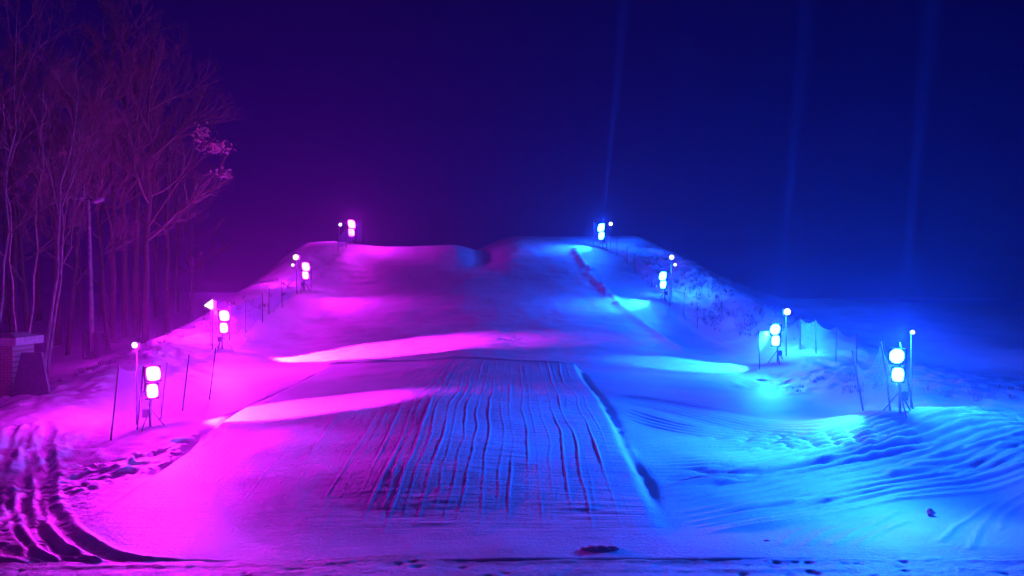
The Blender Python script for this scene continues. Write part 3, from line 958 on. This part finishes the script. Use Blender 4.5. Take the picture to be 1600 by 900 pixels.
# ------------------------------------------------------------------ bare trees
def grow(seed, height, trunk_r, first, spread, lean=(0, 0), levels=4, dens=1.0, wig=.12):
    """returns trunk MB and crown MB of a leafless tree standing at the origin"""
    rr = random.Random(seed)
    tr, cr = MB(), MB()
    n = 12
    pts = []; p = Vector((0, 0, -.3)); 
    dx, dy = lean
    for i in range(n + 1):
        t = i / n
        pts.append(Vector((dx * t * height + rr.gauss(0, wig) * t, dy * t * height + rr.gauss(0, wig) * t, -.3 + (height + .3) * t)))
    rad = [trunk_r * (1 - .9 * (i / n)) ** .9 + .008 for i in range(n + 1)]
    tr.tube(pts, rad, 7)
    def branch(p0, d, length, r, lev):
        k = 5 if lev < 3 else 3
        q = p0.copy(); dd = d.normalized(); ps = [q.copy()]
        for i in range(k):
            dd = (dd + Vector((rr.gauss(0, .16), rr.gauss(0, .16), rr.gauss(0, .12) + .06))).normalized()
            q = q + dd * (length / k); ps.append(q.copy())
        cr.tube(ps, [r * (1 - .8 * i / k) + .0025 for i in range(k + 1)], 4 if lev < 3 else 3, False)
        if lev >= levels: return
        nb = {1: 7, 2: 6, 3: 5}.get(lev, 4)
        nb = max(2, int(nb * dens * rr.uniform(.7, 1.3)))
        for j in range(nb):
            t = rr.uniform(.25, 1.0); f = t * k; i = min(k - 1, int(f))
            b0 = ps[i].lerp(ps[i + 1], f - i)
            ax = Vector((rr.gauss(0, 1), rr.gauss(0, 1), rr.gauss(0, 1))).normalized()
            nd = (Quaternion(ax, rr.uniform(.4, 1.0)) @ (ps[i + 1] - ps[i]).normalized())
            nd.z += .15
            branch(b0, nd, length * rr.uniform(.38, .65) * (1.1 - .4 * t), r * .5, lev + 1)
    nb = int(13 * dens)
    for j in range(nb):
        t = first + (1 - first) * (j + rr.random()) / nb
        f = t * n; i = min(n - 1, int(f))
        b0 = pts[i].lerp(pts[i + 1], f - i)
        az = j * 2.4 + rr.uniform(-.5, .5)
        nd = Vector((math.cos(az) * spread, math.sin(az) * spread, rr.uniform(.5, 1.1)))
        branch(b0, nd, height * rr.uniform(.22, .38) * (1.25 - .75 * t), max(.012, rad[i] * .5), 1)
    return tr, cr

def tree_obj(name, mbs, bark, twig):
    root = empty(name, (0, 0, 0))
    mbs[0].build("trunk", bark, root, True)
    mbs[1].build("crown", twig, root)
    return root
protos = {
    "a": tree_obj("bare_tree", grow(11, 17, .20, .35, 1.0, (.02, 0)), M_BARK, M_TWIG),
    "b": tree_obj("bare_tree", grow(12, 20, .24, .45, .9, (-.01, 0)), M_BARK, M_TWIG),
    "c": tree_obj("bare_tree", grow(13, 13, .12, .25, 1.1, (.10, 0), 4, 1.15), M_BARK, M_TWIG),
}
used = set()
def plant(k, px, d, s, rz, label, group=None):
    o = protos[k] if k not in used else copy_tree(protos[k])
    used.add(k)
    x = (px - 800) / FPX * d
    o.location = (x, d, gz(x, d)); o.rotation_euler = (0, 0, rz); o.scale = (s, s, s)
    tag(o, label, "tree", group)
    return o
gt = "bare trees behind the left bank"
plant("b", 196, 50, 1.0, .3, "left one of the two tall straight trunks right of the street lamp", gt)
plant("b", 213, 50.5, 1.05, 2.2, "right one of the two tall straight trunks right of the street lamp", gt)
lt = plant("a", 226, 44, 1.0, .1, "tall bare tree with clumps of dead leaves reaching toward the slope", gt)
plant("a", 20, 42, 1.0, 1.7, "dense bare tree rising behind the brick pillar", gt)
plant("c", 105, 41, 1.1, 1.2, "short spreading bare tree just left of the street lamp", gt)
plant("a", 90, 46, 1.05, 4.0, "broad bare tree behind the short spreading tree", gt)
plant("c", 170, 43, 1.1, 2.9, "slender bare tree between the street lamp and the two tall trunks", gt)
plant("c", 300, 62, .8, 5.1, "small faint bare tree behind the third magenta floodlight", gt)
plant("a", 262, 52, .95, 2.2, "bare tree whose twigs spread above the second magenta floodlight", gt)
plant("a", 176, 47, 1.1, 5.2, "wide twiggy bare tree right behind the street lamp", gt)
plant("c", 48, 40, 1.2, 4.4, "twiggy short bare tree just behind the pale birches", gt)
far_label = "faint bare tree in the dark rank at the back of the wood"
for k, (px, d, s, rz, kind) in enumerate([(-60, 55, 1.0, .4, "b"), (10, 62, 1.0, 2.5, "a"), (60, 66, 1.0, 1.1, "b"), (125, 64, 1.0, 3.3, "a"), (160, 72, 1.0, .2, "b"),
                                       (245, 70, 1.0, 5.0, "a"), (275, 80, 1.05, 3.0, "b"), (-20, 48, .9, 3.6, "c")]):
    plant(kind, px, d, s, rz, far_label, "trees at the back of the wood")
# clumps of dead leaves still hanging on a limb of the tree
def leaves(parent, centre, r, n, seed):
    rr = random.Random(seed); vs = []; fs = []
    for _ in range(n):
        c = Vector(centre) + Vector((rr.gauss(0, r[0]), rr.gauss(0, .3), rr.gauss(0, r[1])))
        u = Vector((rr.gauss(0, 1), rr.gauss(0, 1), rr.gauss(0, 1))).normalized()
        v = u.cross(Vector((rr.gauss(0, 1), rr.gauss(0, 1), rr.gauss(0, 1)))).normalized()
        i = len(vs); l, w = .13, .06
        vs += [c - u * l, c + v * w, c + u * l, c - v * w]; fs.append((i, i + 1, i + 2, i + 3))
    mesh_obj("dead_leaves", vs, fs, M_LEAF, parent)
inv = (Matrix.Translation(lt.location) @ Matrix.Rotation(.1, 4, 'Z')).inverted()
A = inv @ at(316, 212, 43); B_ = inv @ at(335, 229, 43); C_ = inv @ at(352, 272, 43)
leaves(lt, A, (.18, .3), 110, 1); leaves(lt, B_, (.42, .22), 170, 2); leaves(lt, C_, (.25, .16), 60, 3)
lb = MB()
S0 = Vector((.1, 0, 6.5))
lb.tube([S0, S0.lerp(B_, .5) + Vector((0, 0, .5)), B_, A], [.06, .04, .02, .008], 5)
lb.tube([S0.lerp(B_, .5) + Vector((0, 0, .5)), C_ + Vector((-.4, 0, .1)), C_ + Vector((.3, 0, 0))], [.03, .018, .006], 4)
lb.build("limb", M_TWIG, lt)

# pale birches close to the lamp post
bp_ = [tree_obj("birch_tree", grow(31, 13, .055, .35, .75, (.11, 0), 3, .8, .16), M_BIRCH, M_TWIG),
       tree_obj("birch_tree", grow(32, 14, .05, .40, .7, (.04, 0), 3, .8, .2), M_BIRCH, M_TWIG)]
bl = ["leaning pale birch with forked white stem, nearest the street lamp", "thin white birch stem beside the leaning birch",
      "crooked pale birch behind the stone cap of the pillar", "slim pale birch standing left of the crooked birch",
      "pale birch at the left edge whose stem bends out of the picture"]
for k, (px, d, s, rz, w) in enumerate([(66, 29, 1.0, .1, 0), (72, 29.6, .9, .5, 0), (44, 30, .9, .2, 1), (28, 31, .85, 3.4, 1), (-6, 27, 1.0, .4, 1)]):
    first = k in (0, 2)
    o = bp_[w] if first else copy_tree(bp_[w])
    x = (px - 800) / FPX * d
    o.location = (x, d, gz(x, d)); o.rotation_euler = (0, 0, rz); o.scale = (s, s, s)
    tag(o, bl[k], "tree", "pale birches by the pillar")
